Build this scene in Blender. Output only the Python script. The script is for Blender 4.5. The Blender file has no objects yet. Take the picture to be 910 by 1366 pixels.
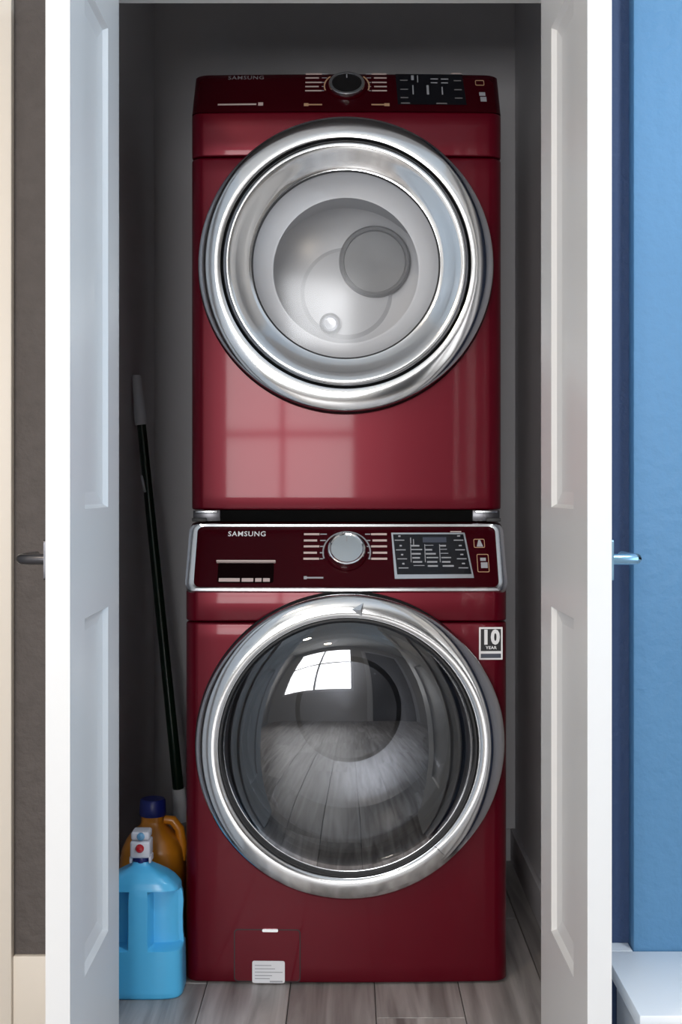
import bpy, bmesh, math, random
from mathutils import Vector, Matrix

scene = bpy.context.scene
C = scene.collection
random.seed(7)
PI = math.pi

# ------------------------------------------------------------------ camera
CAMX, CAMZ, FPX = 0.008, 1.052, 1683.0
cam_data = bpy.data.cameras.new('camera')
cam = bpy.data.objects.new('camera', cam_data)
C.objects.link(cam)
cam.location = (CAMX, 0.0, CAMZ)
cam.rotation_euler = (PI / 2, 0, 0)
cam_data.sensor_fit = 'AUTO'
cam_data.sensor_width = 36.0
cam_data.lens = FPX / 1366.0 * 36.0
cam_data.shift_x = (455 - 467) / 1366.0
cam_data.shift_y = (651 - 683) / 1366.0
cam_data.clip_start = 0.02
scene.camera = cam

# ------------------------------------------------------------------ world, daylight, exposure
w = bpy.data.worlds.new('world'); scene.world = w
w.use_nodes = True
bg = w.node_tree.nodes['Background']
bg.inputs[0].default_value = (0.62, 0.78, 1.0, 1); bg.inputs[1].default_value = 1.6
vs = scene.view_settings
vs.view_transform = 'Standard'; vs.look = 'None'; vs.gamma = 1.0; vs.use_curve_mapping = False
vs.exposure = -0.85

def area_light(name, loc, rot, sx, sy, power, col):
    d = bpy.data.lights.new(name, 'AREA'); d.shape = 'RECTANGLE'
    d.size, d.size_y, d.energy, d.color = sx, sy, power, col
    o = bpy.data.objects.new(name, d); C.objects.link(o)
    o.location = loc; o.rotation_euler = rot
    return o
# daylight entering by the two windows of the hall (outside the panes)
area_light('daylight_side_window', (2.34, 0.35, 1.40), (0, PI / 2, 0), 1.7, 1.5, 78, (0.50, 0.75, 1.0))
area_light('daylight_rear_window', (-0.65, -2.74, 1.40), (PI / 2, 0, 0), 1.5, 1.7, 250, (1.0, 0.97, 0.94))

# ------------------------------------------------------------------ materials
MATS = {}
def mat(name, col, rough=0.5, metal=0.0, coat=0.0, coat_rough=0.05, bump=None, vary=None, spec=0.5, emit=None):
    m = bpy.data.materials.new(name); m.use_nodes = True
    nt = m.node_tree; b = nt.nodes['Principled BSDF']
    b.inputs['Base Color'].default_value = (*col, 1)
    b.inputs['Roughness'].default_value = rough
    b.inputs['Metallic'].default_value = metal
    b.inputs['Coat Weight'].default_value = coat
    b.inputs['Coat Roughness'].default_value = coat_rough
    b.inputs['Specular IOR Level'].default_value = spec
    if emit:
        b.inputs['Emission Color'].default_value = (*emit[0], 1)
        b.inputs['Emission Strength'].default_value = emit[1]
    if bump or vary:
        tc = nt.nodes.new('ShaderNodeTexCoord')
    if bump:      # (scale, strength)
        n = nt.nodes.new('ShaderNodeTexNoise'); n.inputs['Scale'].default_value = bump[0]
        n.inputs['Detail'].default_value = 4
        bp = nt.nodes.new('ShaderNodeBump'); bp.inputs['Strength'].default_value = bump[1]
        bp.inputs['Distance'].default_value = 0.01
        nt.links.new(tc.outputs['Object'], n.inputs['Vector'])
        nt.links.new(n.outputs['Fac'], bp.inputs['Height'])
        nt.links.new(bp.outputs['Normal'], b.inputs['Normal'])
    if vary:      # (scale, colour)
        n2 = nt.nodes.new('ShaderNodeTexNoise'); n2.inputs['Scale'].default_value = vary[0]
        mx = nt.nodes.new('ShaderNodeMix'); mx.data_type = 'RGBA'
        mx.inputs[6].default_value = (*col, 1); mx.inputs[7].default_value = (*vary[1], 1)
        nt.links.new(tc.outputs['Object'], n2.inputs['Vector'])
        nt.links.new(n2.outputs['Fac'], mx.inputs[0])
        nt.links.new(mx.outputs[2], b.inputs['Base Color'])
    MATS[name] = m
    return m

mat('red_paint', (0.114, 0.0004, 0.0086), 0.34, 0.40, 0.22, 0.055, spec=0.22)
mat('red_panel', (0.036, 0.0006, 0.0032), 0.25, 0.0, 0.0, 0.03, spec=0.10)
mat('recess_shade', (0.004, 0.0003, 0.0006), 0.8, spec=0.05)
mat('matte_black', (0.004, 0.004, 0.004), 0.9, spec=0.05)
mat('chrome', (0.80, 0.81, 0.82), 0.12, 1.0)
mat('trim_metal', (0.78, 0.80, 0.82), 0.22, 1.0)
mat('satin_metal', (0.50, 0.51, 0.53), 0.28, 1.0)
mat('dark_chrome', (0.32, 0.33, 0.34), 0.10, 1.0)
mat('black_plastic', (0.008, 0.008, 0.009), 0.35)
mat('black_gloss', (0.004, 0.004, 0.007), 0.12)
mat('rubber', (0.03, 0.03, 0.032), 0.6)
mat('drum_steel', (0.55, 0.56, 0.57), 0.25, 1.0)
mat('drum_grey', (0.78, 0.78, 0.80), 0.35)
mat('drum_vent', (0.36, 0.36, 0.37), 0.4)
mat('print_white', (0.85, 0.85, 0.86), 0.5)
mat('print_grey', (0.38, 0.39, 0.42), 0.5)
mat('print_rose', (0.62, 0.50, 0.47), 0.5)
mat('print_gold', (0.55, 0.34, 0.20), 0.45)
mat('print_dim', (0.20, 0.19, 0.20), 0.5)
mat('print_black', (0.006, 0.006, 0.008), 0.4)
mat('print_navy', (0.06, 0.07, 0.10), 0.4)
mat('dial_face', (0.52, 0.58, 0.62), 0.30, 0.7)
mat('dial_dark', (0.03, 0.028, 0.03), 0.18, 0.6)
mat('white_paint', (0.74, 0.73, 0.72), 0.38, bump=(900, 0.02))
mat('cream_paint', (0.76, 0.70, 0.62), 0.45)
mat('bench_white', (0.84, 0.86, 0.88), 0.35)
mat('closet_paint', (0.68, 0.67, 0.69), 0.75, bump=(260, 0.08))
mat('taupe_paint', (0.105, 0.090, 0.085), 0.7, bump=(70, 0.35), vary=(35, (0.075, 0.064, 0.060)))
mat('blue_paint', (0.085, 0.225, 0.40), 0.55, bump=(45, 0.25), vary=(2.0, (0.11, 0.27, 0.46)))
mat('blue_paint_shaded', (0.030, 0.062, 0.150), 0.6, bump=(90, 0.2))  # darker blue: shade on this strip of wall put into the colour
mat('ceiling_paint', (0.80, 0.80, 0.79), 0.8)
mat('hall_paint', (0.52, 0.50, 0.48), 0.7)
mat('hall_dark', (0.05, 0.05, 0.055), 0.5)
mat('lever_metal', (0.10, 0.10, 0.11), 0.30, 0.9)
mat('lever_metal_blue_lit', (0.30, 0.50, 0.66), 0.30, 0.8)  # lever metal with the blue light on it put into the colour
mat('green_pole', (0.006, 0.020, 0.010), 0.25, 0.0, 0.6)
mat('grip_plastic', (0.52, 0.52, 0.54), 0.5)
mat('mop_strand', (0.33, 0.33, 0.34), 0.9)
mat('jug_blue', (0.10, 0.56, 0.95), 0.32, 0.0, 0.3, 0.2)
mat('jug_orange', (0.62, 0.22, 0.012), 0.35, 0.0, 0.3, 0.2)
mat('cap_navy', (0.010, 0.018, 0.16), 0.35)
mat('spout_white', (0.72, 0.72, 0.78), 0.4)
mat('button_red', (0.50, 0.006, 0.015), 0.25, 0.0, 0.5)
mat('knob_blue', (0.12, 0.33, 0.55), 0.3, 0.0, 0.5)
mat('label_yellow', (0.75, 0.55, 0.05), 0.5)
mat('slate_label', (0.20, 0.22, 0.30), 0.5)
mat('label_white', (0.80, 0.81, 0.84), 0.5)
mat('lamp_glow', (1, 0.9, 0.75), 0.5, emit=((1.0, 0.80, 0.58), 14.0))

mat('lamp_glow_cool', (0.9, 0.95, 1), 0.5, emit=((0.80, 0.90, 1.0), 14.0))
def glass(name, tint, ior, base, rough=0.0):
    m = bpy.data.materials.new(name); m.use_nodes = True
    nt = m.node_tree; nt.nodes.clear()
    out = nt.nodes.new('ShaderNodeOutputMaterial')
    tr = nt.nodes.new('ShaderNodeBsdfTransparent'); tr.inputs[0].default_value = (*tint, 1)
    gl = nt.nodes.new('ShaderNodeBsdfGlossy'); gl.inputs['Roughness'].default_value = rough
    gl.inputs[0].default_value = (0.95, 0.97, 1, 1)
    fr = nt.nodes.new('ShaderNodeFresnel'); fr.inputs[0].default_value = ior
    ma = nt.nodes.new('ShaderNodeMath'); ma.operation = 'ADD'; ma.use_clamp = True
    ma.inputs[1].default_value = base
    mx = nt.nodes.new('ShaderNodeMixShader')
    nt.links.new(fr.outputs[0], ma.inputs[0]); nt.links.new(ma.outputs[0], mx.inputs[0])
    nt.links.new(tr.outputs[0], mx.inputs[1]); nt.links.new(gl.outputs[0], mx.inputs[2])
    nt.links.new(mx.outputs[0], out.inputs[0])
    MATS[name] = m
glass('washer_glass', (0.26, 0.265, 0.28), 1.5, 0.085)
glass('dryer_glass', (0.90, 0.905, 0.91), 1.45, 0.0, 0.16)
glass('window_glass', (0.97, 0.98, 0.99), 1.3, 0.0)

# plank wood: grain along Y, tone per object
m = bpy.data.materials.new('plank_wood'); m.use_nodes = True; MATS['plank_wood'] = m
nt = m.node_tree; b = nt.nodes['Principled BSDF']; b.inputs['Roughness'].default_value = 0.42
tc = nt.nodes.new('ShaderNodeTexCoord'); oi = nt.nodes.new('ShaderNodeObjectInfo')
mp = nt.nodes.new('ShaderNodeMapping'); mp.inputs['Scale'].default_value = (26, 1.6, 1)
add = nt.nodes.new('ShaderNodeVectorMath'); add.operation = 'ADD'
mul = nt.nodes.new('ShaderNodeVectorMath'); mul.operation = 'SCALE'; mul.inputs['Scale'].default_value = 37
nt.links.new(tc.outputs['Object'], mp.inputs[0]); nt.links.new(oi.outputs['Location'], mul.inputs[0])
nt.links.new(mp.outputs[0], add.inputs[0]); nt.links.new(mul.outputs[0], add.inputs[1])
ns = nt.nodes.new('ShaderNodeTexNoise'); ns.inputs['Scale'].default_value = 1.0; ns.inputs['Detail'].default_value = 7
ns.inputs['Distortion'].default_value = 0.7
nt.links.new(add.outputs[0], ns.inputs['Vector'])
cr = nt.nodes.new('ShaderNodeValToRGB')
for p, c in ((0.28, (0.16, 0.145, 0.138)), (0.70, (0.56, 0.53, 0.515))):
    e = cr.color_ramp.elements[0 if p < 0.5 else 1]; e.position = p; e.color = (*c, 1)
nt.links.new(ns.outputs['Fac'], cr.inputs[0])
hs = nt.nodes.new('ShaderNodeHueSaturation')
mr = nt.nodes.new('ShaderNodeMapRange'); mr.inputs[3].default_value = 0.75; mr.inputs[4].default_value = 1.25
nt.links.new(oi.outputs['Random'], mr.inputs[0]); nt.links.new(mr.outputs[0], hs.inputs['Value'])
nt.links.new(cr.outputs[0], hs.inputs['Color']); nt.links.new(hs.outputs[0], b.inputs['Base Color'])
bp = nt.nodes.new('ShaderNodeBump'); bp.inputs['Strength'].default_value = 0.12; bp.inputs['Distance'].default_value = 0.004
nt.links.new(ns.outputs['Fac'], bp.inputs['Height']); nt.links.new(bp.outputs[0], b.inputs['Normal'])

# ------------------------------------------------------------------ helpers
def make(name, verts, faces, material, parent=None, smooth=None):
    me = bpy.data.meshes.new(name)
    me.from_pydata([tuple(v) for v in verts], [], faces)
    bm = bmesh.new(); bm.from_mesh(me)
    bmesh.ops.remove_doubles(bm, verts=bm.verts, dist=1e-6)
    bmesh.ops.recalc_face_normals(bm, faces=bm.faces)
    bm.to_mesh(me); bm.free()
    return wrap(name, me, material, parent, smooth)

def wrap(name, me, material, parent=None, smooth=None):
    me.materials.clear(); me.materials.append(MATS[material])
    if smooth is not None:
        me.shade_smooth(); me.set_sharp_from_angle(angle=math.radians(smooth))
    o = bpy.data.objects.new(name, me); C.objects.link(o)
    if parent is not None:
        o.parent = parent
        o.location = -world_loc(parent)
    return o

def world_loc(o):
    v = Vector((0, 0, 0))
    while o is not None:
        v += Vector(o.location); o = o.parent
    return v

def thing(name, label, cat, loc, group=None):
    o = bpy.data.objects.new(name, None); C.objects.link(o)
    o.empty_display_size = 0.05; o.location = loc
    o['label'] = label; o['category'] = cat
    if group: o['group'] = group
    return o

def struct(o):
    o['kind'] = 'structure'; return o

def box_bm(x0, x1, y0, y1, z0, z1, bev=0.0, seg=2):
    bm = bmesh.new()
    bmesh.ops.create_cube(bm, size=1.0)
    for v in bm.verts:
        v.co = Vector(((x0 + x1) / 2 + v.co.x * (x1 - x0), (y0 + y1) / 2 + v.co.y * (y1 - y0), (z0 + z1) / 2 + v.co.z * (z1 - z0)))
    if bev > 0:
        bmesh.ops.bevel(bm, geom=bm.edges[:], offset=bev, segments=seg, affect='EDGES', profile=0.5)
    return bm

def box(name, x0, x1, y0, y1, z0, z1, material, parent=None, bev=0.0, seg=2):
    bm = box_bm(x0, x1, y0, y1, z0, z1, bev, seg)
    me = bpy.data.meshes.new(name); bm.to_mesh(me); bm.free()
    return wrap(name, me, material, parent, 35 if bev else None)

def lathe_y(name, prof, centre, material, parent=None, seg=128, smooth=40, wob=None):
    """revolve (r, y) about the Y axis through centre"""
    vs_, fs = [], []
    n = len(prof)
    for i in range(seg):
        a = 2 * PI * i / seg
        for (r, y) in prof:
            if wob: r, y = wob(a, r, y)
            vs_.append((centre[0] + r * math.cos(a), centre[1] + y, centre[2] + r * math.sin(a)))
    for i in range(seg):
        j = (i + 1) % seg
        for k in range(n - 1):
            fs.append((i * n + k, i * n + k + 1, j * n + k + 1, j * n + k))
    return make(name, vs_, fs, material, parent, smooth)

def lathe_z(name, prof, centre, material, parent=None, seg=32, smooth=40, sx=1.0, sy=1.0):
    vs_, fs = [], []
    n = len(prof)
    for i in range(seg):
        a = 2 * PI * i / seg
        for (r, z) in prof:
            vs_.append((centre[0] + r * math.cos(a) * sx, centre[1] + r * math.sin(a) * sy, centre[2] + z))
    for i in range(seg):
        j = (i + 1) % seg
        for k in range(n - 1):
            fs.append((i * n + k, i * n + k + 1, j * n + k + 1, j * n + k))
    return make(name, vs_, fs, material, parent, smooth)

def tube_geo(pts, radii, seg=12):
    pts = [Vector(p) for p in pts]
    vs_, fs = [], []
    up = Vector((0, 1, 0))
    for i, p in enumerate(pts):
        t = (pts[min(i + 1, len(pts) - 1)] - pts[max(i - 1, 0)]).normalized()
        ref = up if abs(t.dot(up)) < 0.9 else Vector((1, 0, 0))
        a = t.cross(ref).normalized(); bb = t.cross(a)
        r = radii[i] if isinstance(radii, (list, tuple)) else radii
        for k in range(seg):
            q = 2 * PI * k / seg
            vs_.append(p + a * r * math.cos(q) + bb * r * math.sin(q))
    for i in range(len(pts) - 1):
        for k in range(seg):
            l = (k + 1) % seg
            fs.append((i * seg + k, i * seg + l, (i + 1) * seg + l, (i + 1) * seg + k))
    fs.append(tuple(range(seg))); fs.append(tuple(range((len(pts) - 1) * seg, len(pts) * seg)))
    return vs_, fs

def tube(name, pts, radii, material, parent=None, seg=12):
    v, f = tube_geo(pts, radii, seg)
    return make(name, v, f, material, parent, 40)

def rrect(u0, v0, u1, v1, r, n=6):
    r = max(1e-5, min(r, (u1 - u0) / 2 - 1e-5, (v1 - v0) / 2 - 1e-5))
    out = []
    for cx, cy, a0 in ((u1 - r, v1 - r, 0), (u0 + r, v1 - r, 90), (u0 + r, v0 + r, 180), (u1 - r, v0 + r, 270)):
        for k in range(n + 1):
            a = math.radians(a0 + 90 * k / n)
            out.append((cx + r * math.cos(a), cy + r * math.sin(a)))
    return out

def dens(loop, step=0.012):
    out = []
    for i, p in enumerate(loop):
        q = loop[(i + 1) % len(loop)]
        k = max(1, int(math.hypot(q[0] - p[0], q[1] - p[1]) / step))
        for j in range(k):
            t = j / k
            out.append((p[0] + (q[0] - p[0]) * t, p[1] + (q[1] - p[1]) * t))
    return out

def plate_geo(loop, n0, n1, P):
    n = len(loop)
    vs_ = [P(u, v, n0) for u, v in loop] + [P(u, v, n1) for u, v in loop]
    fs = [tuple(range(n)), tuple(range(n, 2 * n))]
    fs += [(i, (i + 1) % n, n + (i + 1) % n, n + i) for i in range(n)]
    return vs_, fs

def frame_geo(outer, inner, n0, n1, P, crown=0.0):
    n = len(outer)
    mid = [((a[0] + b_[0]) / 2, (a[1] + b_[1]) / 2) for a, b_ in zip(outer, inner)]
    loops = [(outer, n0), (outer, n1), (mid, n1 + crown), (inner, n1), (inner, n0)]
    vs_ = []
    for lp, nn in loops:
        vs_ += [P(u, v, nn) for u, v in lp]
    fs = []
    for L in range(5):
        M = (L + 1) % 5
        for i in range(n):
            j = (i + 1) % n
            fs.append((L * n + i, L * n + j, M * n + j, M * n + i))
    return vs_, fs

def grid_plate(u0, u1, v0, v1, n, P, k=10):
    V, F = [], []
    for i in range(k + 1):
        u = u0 + (u1 - u0) * i / k
        V += [P(u, v0, n), P(u, v1, n)]
        if i: F.append((2 * i - 2, 2 * i, 2 * i + 1, 2 * i - 1))
    return V, F

def each(name, geos, material, parent):
    for g in geos: make(name, g[0], g[1], material, parent)

def multi(name, geos, material, parent, smooth=None):
    V, F = [], []
    for v, f in geos:
        o = len(V); V += list(v); F += [tuple(i + o for i in ff) for ff in f]
    return make(name, V, F, material, parent, smooth)

def bar(u0, v0, u1, v1, P, n=0.0006, r=0.0):
    """thin printed bar / rectangle on a mapped surface"""
    return plate_geo(rrect(u0, v0, u1, v1, r, 2) if r else [(u0, v0), (u1, v0), (u1, v1), (u0, v1)], -0.0004, n, P)

def text_geo(body, size, cu, cv, P, n=0.0008, width=None, bold=0.012):
    cu_ = bpy.data.curves.new('lettering', 'FONT')
    cu_.body = body; cu_.size = size; cu_.align_x = 'CENTER'; cu_.align_y = 'CENTER'
    cu_.resolution_u = 3; cu_.space_character = 1.12; cu_.offset = size * bold
    o = bpy.data.objects.new('lettering', cu_); C.objects.link(o)
    dg = bpy.context.evaluated_depsgraph_get()
    me = bpy.data.meshes.new_from_object(o.evaluated_get(dg))
    xs = [v.co.x for v in me.vertices]; s = 1.0
    if width: s = width / (max(xs) - min(xs))
    vs_ = [P(cu + v.co.x * s, cv + v.co.y, n) for v in me.vertices]
    fs = [tuple(p.vertices) for p in me.polygons]
    bpy.data.objects.remove(o); bpy.data.curves.remove(cu_); bpy.data.meshes.remove(me)
    return vs_, fs

def cut(obj, cutter):
    """boolean difference, applied"""
    md = obj.modifiers.new('cut', 'BOOLEAN'); md.object = cutter; md.operation = 'DIFFERENCE'; md.solver = 'EXACT'
    dg = bpy.context.evaluated_depsgraph_get(); dg.update()
    me = bpy.data.meshes.new_from_object(obj.evaluated_get(dg))
    obj.modifiers.clear(); old = obj.data; mname = old.name
    obj.data = me; bpy.data.meshes.remove(old); me.name = mname
    bpy.data.objects.remove(cutter)
    me.shade_smooth(); me.set_sharp_from_angle(angle=math.radians(32))

# ------------------------------------------------------------------ the setting
FY = 2.35            # front face of the closet wall
WL, WR, WB = -0.545, 0.475, 3.57
H = 2.50
HX0, HX1, HY0 = -1.75, 2.10, -2.50      # the hall around the camera
floor = struct(box('floor', HX0, HX1, HY0, WB, -0.06, -0.006, 'rubber'))
random.seed(3)
pw, y_edges = 0.178, HY0
col = 0
x = HX0 + 0.03
plank_me = {}
while x < HX1 - 0.02:
    x1 = min(x + pw, HX1)
    y = HY0 - random.uniform(0.0, 1.1)
    while y < WB:
        ya, yb = max(y, HY0), min(y + 1.22, WB)
        y += 1.22
        if yb - ya < 0.03: continue
        key = (round(x1 - x, 3), round(yb - ya, 3))
        cx, cy = (x + x1) / 2, (ya + yb) / 2
        if key not in plank_me:
            bm = box_bm(-key[0] / 2 + 0.0008, key[0] / 2 - 0.0008, -key[1] / 2 + 0.0008, key[1] / 2 - 0.0008, -0.006, 0.0, 0.0012, 1)
            me = bpy.data.meshes.new('plank'); bm.to_mesh(me); bm.free(); me.materials.append(MATS['plank_wood'])
            plank_me[key] = me
        o = bpy.data.objects.new('plank', plank_me[key]); C.objects.link(o)
        o.parent = floor; o.location = (cx, cy, 0)
    x = x1
struct(box('wall_back', WL - 0.1, WR + 0.1, WB, WB + 0.08, 0, H, 'closet_paint'))
struct(box('wall_left', WL - 0.08, WL, FY + 0.11, WB, 0, H, 'closet_paint'))
struct(box('wall_right', WR, WR + 0.08, FY + 0.11, WB, 0, H, 'closet_paint'))
struct(box('ceiling', HX0, HX1, HY0, WB + 0.08, H, H + 0.06, 'ceiling_paint'))
# front wall of the closet: two piers and the header over the doorway
OL, OR_, OH = -0.468, 0.402, 1.998
struct(box('wall_front_left', HX0, OL, FY, FY + 0.11, 0, H, 'taupe_paint'))
struct(box('wall_front_right', OR_, HX1, FY, FY + 0.11, 0, H, 'blue_paint_shaded'))
struct(box('wall_front_top', OL, OR_, FY, FY + 0.11, OH + 0.02, H, 'hall_paint'))
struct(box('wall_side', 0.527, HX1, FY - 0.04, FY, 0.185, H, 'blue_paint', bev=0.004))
# door lining
struct(box('trim_1', OL, OR_, FY - 0.002, FY + 0.112, OH, OH + 0.02, 'white_paint'))
struct(box('trim_2', OL, OL + 0.018, FY + 0.006, FY + 0.112, 0, OH, 'white_paint'))
struct(box('trim_3', OR_ - 0.018, OR_, FY + 0.006, FY + 0.112, 0, OH, 'white_paint'))
# casing and baseboards
struct(box('trim_4', -0.720, -0.617, FY - 0.022, FY, 0, 2.2, 'cream_paint', bev=0.003))
struct(box('baseboard_front', -0.617, OL, FY - 0.014, FY, 0, 0.185, 'cream_paint', bev=0.003))
struct(box('baseboard_right', WR - 0.014, WR, FY + 0.112, WB, 0, 0.09, 'closet_paint', bev=0.003))
struct(box('baseboard_left', WL, WL + 0.014, FY + 0.112, WB, 0, 0.09, 'closet_paint', bev=0.003))
struct(box('baseboard_back', WL + 0.014, WR - 0.014, WB - 0.014, WB, 0, 0.09, 'closet_paint', bev=0.003))

# the hall behind the camera, seen in the chrome and the glass
def wall_with_hole(name, axis, at, thick, a0, a1, h0, h1, b0, b1, material):
    """a wall in the plane x=at ('x') or y=at ('y') with an opening a0..a1, b0..b1"""
    lo, hi = (HY0, FY) if axis == 'x' else (HX0, HX1)
    V, F = [], []
    cells = [(lo, a0, h0, h1), (a1, hi, h0, h1), (a0, a1, h0, b0), (a0, a1, b1, h1)]
    for (p, q, r, s) in cells:
        if q - p < 1e-4 or s - r < 1e-4: continue
        o = len(V)
        for t in (at, at + thick):
            for (u, v) in ((p, r), (q, r), (q, s), (p, s)):
                V.append((t, u, v) if axis == 'x' else (u, t, v))
        F += [tuple(o + i for i in f) for f in ((0, 1, 2, 3), (4, 5, 6, 7), (0, 1, 5, 4), (1, 2, 6, 5), (2, 3, 7, 6), (3, 0, 4, 7))]
    return struct(make(name, V, F, material))
wall_with_hole('wall_hall_right', 'x', HX1, 0.12, -0.45, 1.15, 0, H, 0.55, 2.25, 'hall_paint')
wall_with_hole('wall_hall_rear', 'y', HY0 - 0.12, 0.12, -1.40, 0.10, 0, H, 0.55, 2.25, 'hall_paint')
struct(box('wall_hall_left', HX0 - 0.1, HX0, HY0, FY, 0, H, 'hall_paint'))

def window(name, axis, at, a0, a1, b0, b1):
    geos = []
    def R(u0, u1, v0, v1, d=0.03):
        V = []
        for t in (at - d, at + d):
            for (u, v) in ((u0, v0), (u1, v0), (u1, v1), (u0, v1)):
                V.append((t, u, v) if axis == 'x' else (u, t, v))
        geos.append((V, [(0, 1, 2, 3), (4, 5, 6, 7), (0, 1, 5, 4), (1, 2, 6, 5), (2, 3, 7, 6), (3, 0, 4, 7)]))
    f = 0.05
    R(a0, a1, b0, b0 + f); R(a0, a1, b1 - f, b1); R(a0, a0 + f, b0 + f, b1 - f); R(a1 - f, a1, b0 + f, b1 - f)
    am, bmid = (a0 + a1) / 2, (b0 + b1) / 2
    R(am - 0.022, am + 0.022, b0 + f, b1 - f, 0.02); R(a0 + f, a1 - f, bmid - 0.022, bmid + 0.022, 0.018)
    o = struct(multi(name, geos, 'white_paint', None))
    for (p, q) in ((a0 + f, am - 0.022), (am + 0.022, a1 - f)):
        for (r, s) in ((b0 + f, bmid - 0.022), (bmid + 0.022, b1 - f)):
            V = [((at, u, v) if axis == 'x' else (u, at, v)) for (u, v) in ((p, r), (q, r), (q, s), (p, s))]
            make('pane', V, [(0, 1, 2, 3)], 'window_glass', o)
window('window_1', 'x', HX1 + 0.06, -0.45, 1.15, 0.55, 2.25)
window('window_2', 'y', HY0 - 0.06, -1.40, 0.10, 0.55, 2.25)
d3 = struct(box('door_3', 0.45, 1.32, HY0 + 0.002, HY0 + 0.042, 0.004, 2.03, 'hall_dark', bev=0.003))
k = lathe_y('door_knob', [(0.0, 0.06), (0.018, 0.058), (0.026, 0.04), (0.02, 0.018), (0.012, 0.0)], (0.53, HY0 + 0.042, 1.0), 'satin_metal', d3, 24)
for i, (a, b_, c, d_) in enumerate(((0.34, 0.44, 0, 2.13), (1.33, 1.43, 0, 2.13), (0.44, 1.33, 2.04, 2.13))):
    struct(box('trim_%d' % (5 + i), a, b_, HY0, HY0 + 0.025, c, d_, 'white_paint', bev=0.004))

# ------------------------------------------------------------------ closet doors
def closet_door(name, hinge, ang, side, lever_mat):
    """side -1: left leaf, inner face towards +x; local u from the hinge to the free edge, n out of the inner face"""
    W_, T, Z0, Z1 = 0.435, 0.037, 0.010, 1.985
    du = Vector((math.sin(ang), -math.cos(ang), 0))
    dn = Vector((math.cos(ang), math.sin(ang), 0)) * (-side)
    base = Vector(hinge)
    def P(u, v, n):
        return base + du * u + dn * n + Vector((0, 0, v))
    us = [0, 0.112, W_ - 0.112, W_]
    vv = [Z0, 0.266, 0.842, 1.018, 1.868, Z1]
    V, F = [], []
    # leaf: stiles and rails as boxes welded in one body (slab with two openings)
    def cell(u0, u1, v0, v1):
        o = len(V)
        for n in (0, -T):
            for (u, v) in ((u0, v0), (u1, v0), (u1, v1), (u0, v1)): V.append(P(u, v, n))
        F.extend([tuple(o + i for i in f) for f in ((0, 1, 2, 3), (7, 6, 5, 4), (0, 1, 5, 4), (1, 2, 6, 5), (2, 3, 7, 6), (3, 0, 4, 7))])
    cell(us[0], us[1], vv[0], vv[5]); cell(us[2], us[3], vv[0], vv[5])
    for a in (0, 2, 4): cell(us[1], us[2], vv[a], vv[a + 1])
    leaf = make(name, V, F, 'white_paint')
    struct(leaf)
    for a in (1, 3):       # recessed panels with sloped borders on both faces
        bw, dep = 0.027, 0.0145
        u0, u1, v0, v1 = us[1], us[2], vv[a], vv[a + 1]
        V2, F2 = [], []
        for sgn, f0 in ((1, 0.0), (-1, -T)):
            o = len(V2)
            for (uu0, uu1, v0_, v1_, n) in ((u0, u1, v0, v1, f0), (u0 + 0.006, u1 - 0.006, v0 + 0.006, v1 - 0.006, f0 - sgn * 0.009),
                                            (u0 + bw, u1 - bw, v0 + bw, v1 - bw, f0 - sgn * dep)):
                for (u, v) in ((uu0, v0_), (uu1, v0_), (uu1, v1_), (uu0, v1_)): V2.append(P(u, v, n))
            for L in (0, 4):
                for i in range(4):
                    j = (i + 1) % 4
                    F2.append((o + L + i, o + L + j, o + L + 4 + j, o + L + 4 + i))
            F2.append((o + 8, o + 9, o + 10, o + 11))
        make('panel', V2, F2, 'white_paint', leaf)
    # lever handle on the outer face
    zc, uc = 0.942, W_ - 0.030
    lo = dens(rrect(uc - 0.024, zc - 0.031, uc + 0.024, zc + 0.031, 0.004))
    v, f = plate_geo(lo, -T - 0.0045, -T + 0.0005, P)
    pl = make('handle_plate', v, f, lever_mat, leaf, 30)
    pts = [P(uc, zc, -T - 0.003), P(uc, zc, -T - 0.032), P(uc - 0.004, zc, -T - 0.042), P(uc - 0.014, zc, -T - 0.048), P(uc - 0.115, zc, -T - 0.048)]
    v, f = tube_geo(pts, [0.0085, 0.0085, 0.0085, 0.008, 0.007], 14)
    make('lever', v, f, lever_mat, pl, 40)
    # latch plate on the free edge
    v, f = [], []
    for n in (-0.009, -0.030):
        for (uu, zz) in ((W_ - 0.001, zc - 0.03), (W_ + 0.0012, zc - 0.03), (W_ + 0.0012, zc + 0.03), (W_ - 0.001, zc + 0.03)):
            v.append(P(uu, zz, n))
    # hinges at the jamb
    for zh in (0.25, 0.98, 1.75):
        p0, p1 = P(-0.004, zh - 0.045, -T + 0.004), P(-0.004, zh + 0.045, -T + 0.004)
        vv_, ff_ = tube_geo([p0, p1], 0.0055, 10)
        make('hinge', vv_, ff_, 'satin_metal', leaf, 40)
    return leaf
closet_door('door_1', (-0.4225, FY, 0), math.radians(0.7), -1, 'lever_metal')
closet_door('door_2', (0.364, FY, 0), math.radians(0.6), 1, 'lever_metal_blue_lit')

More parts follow.
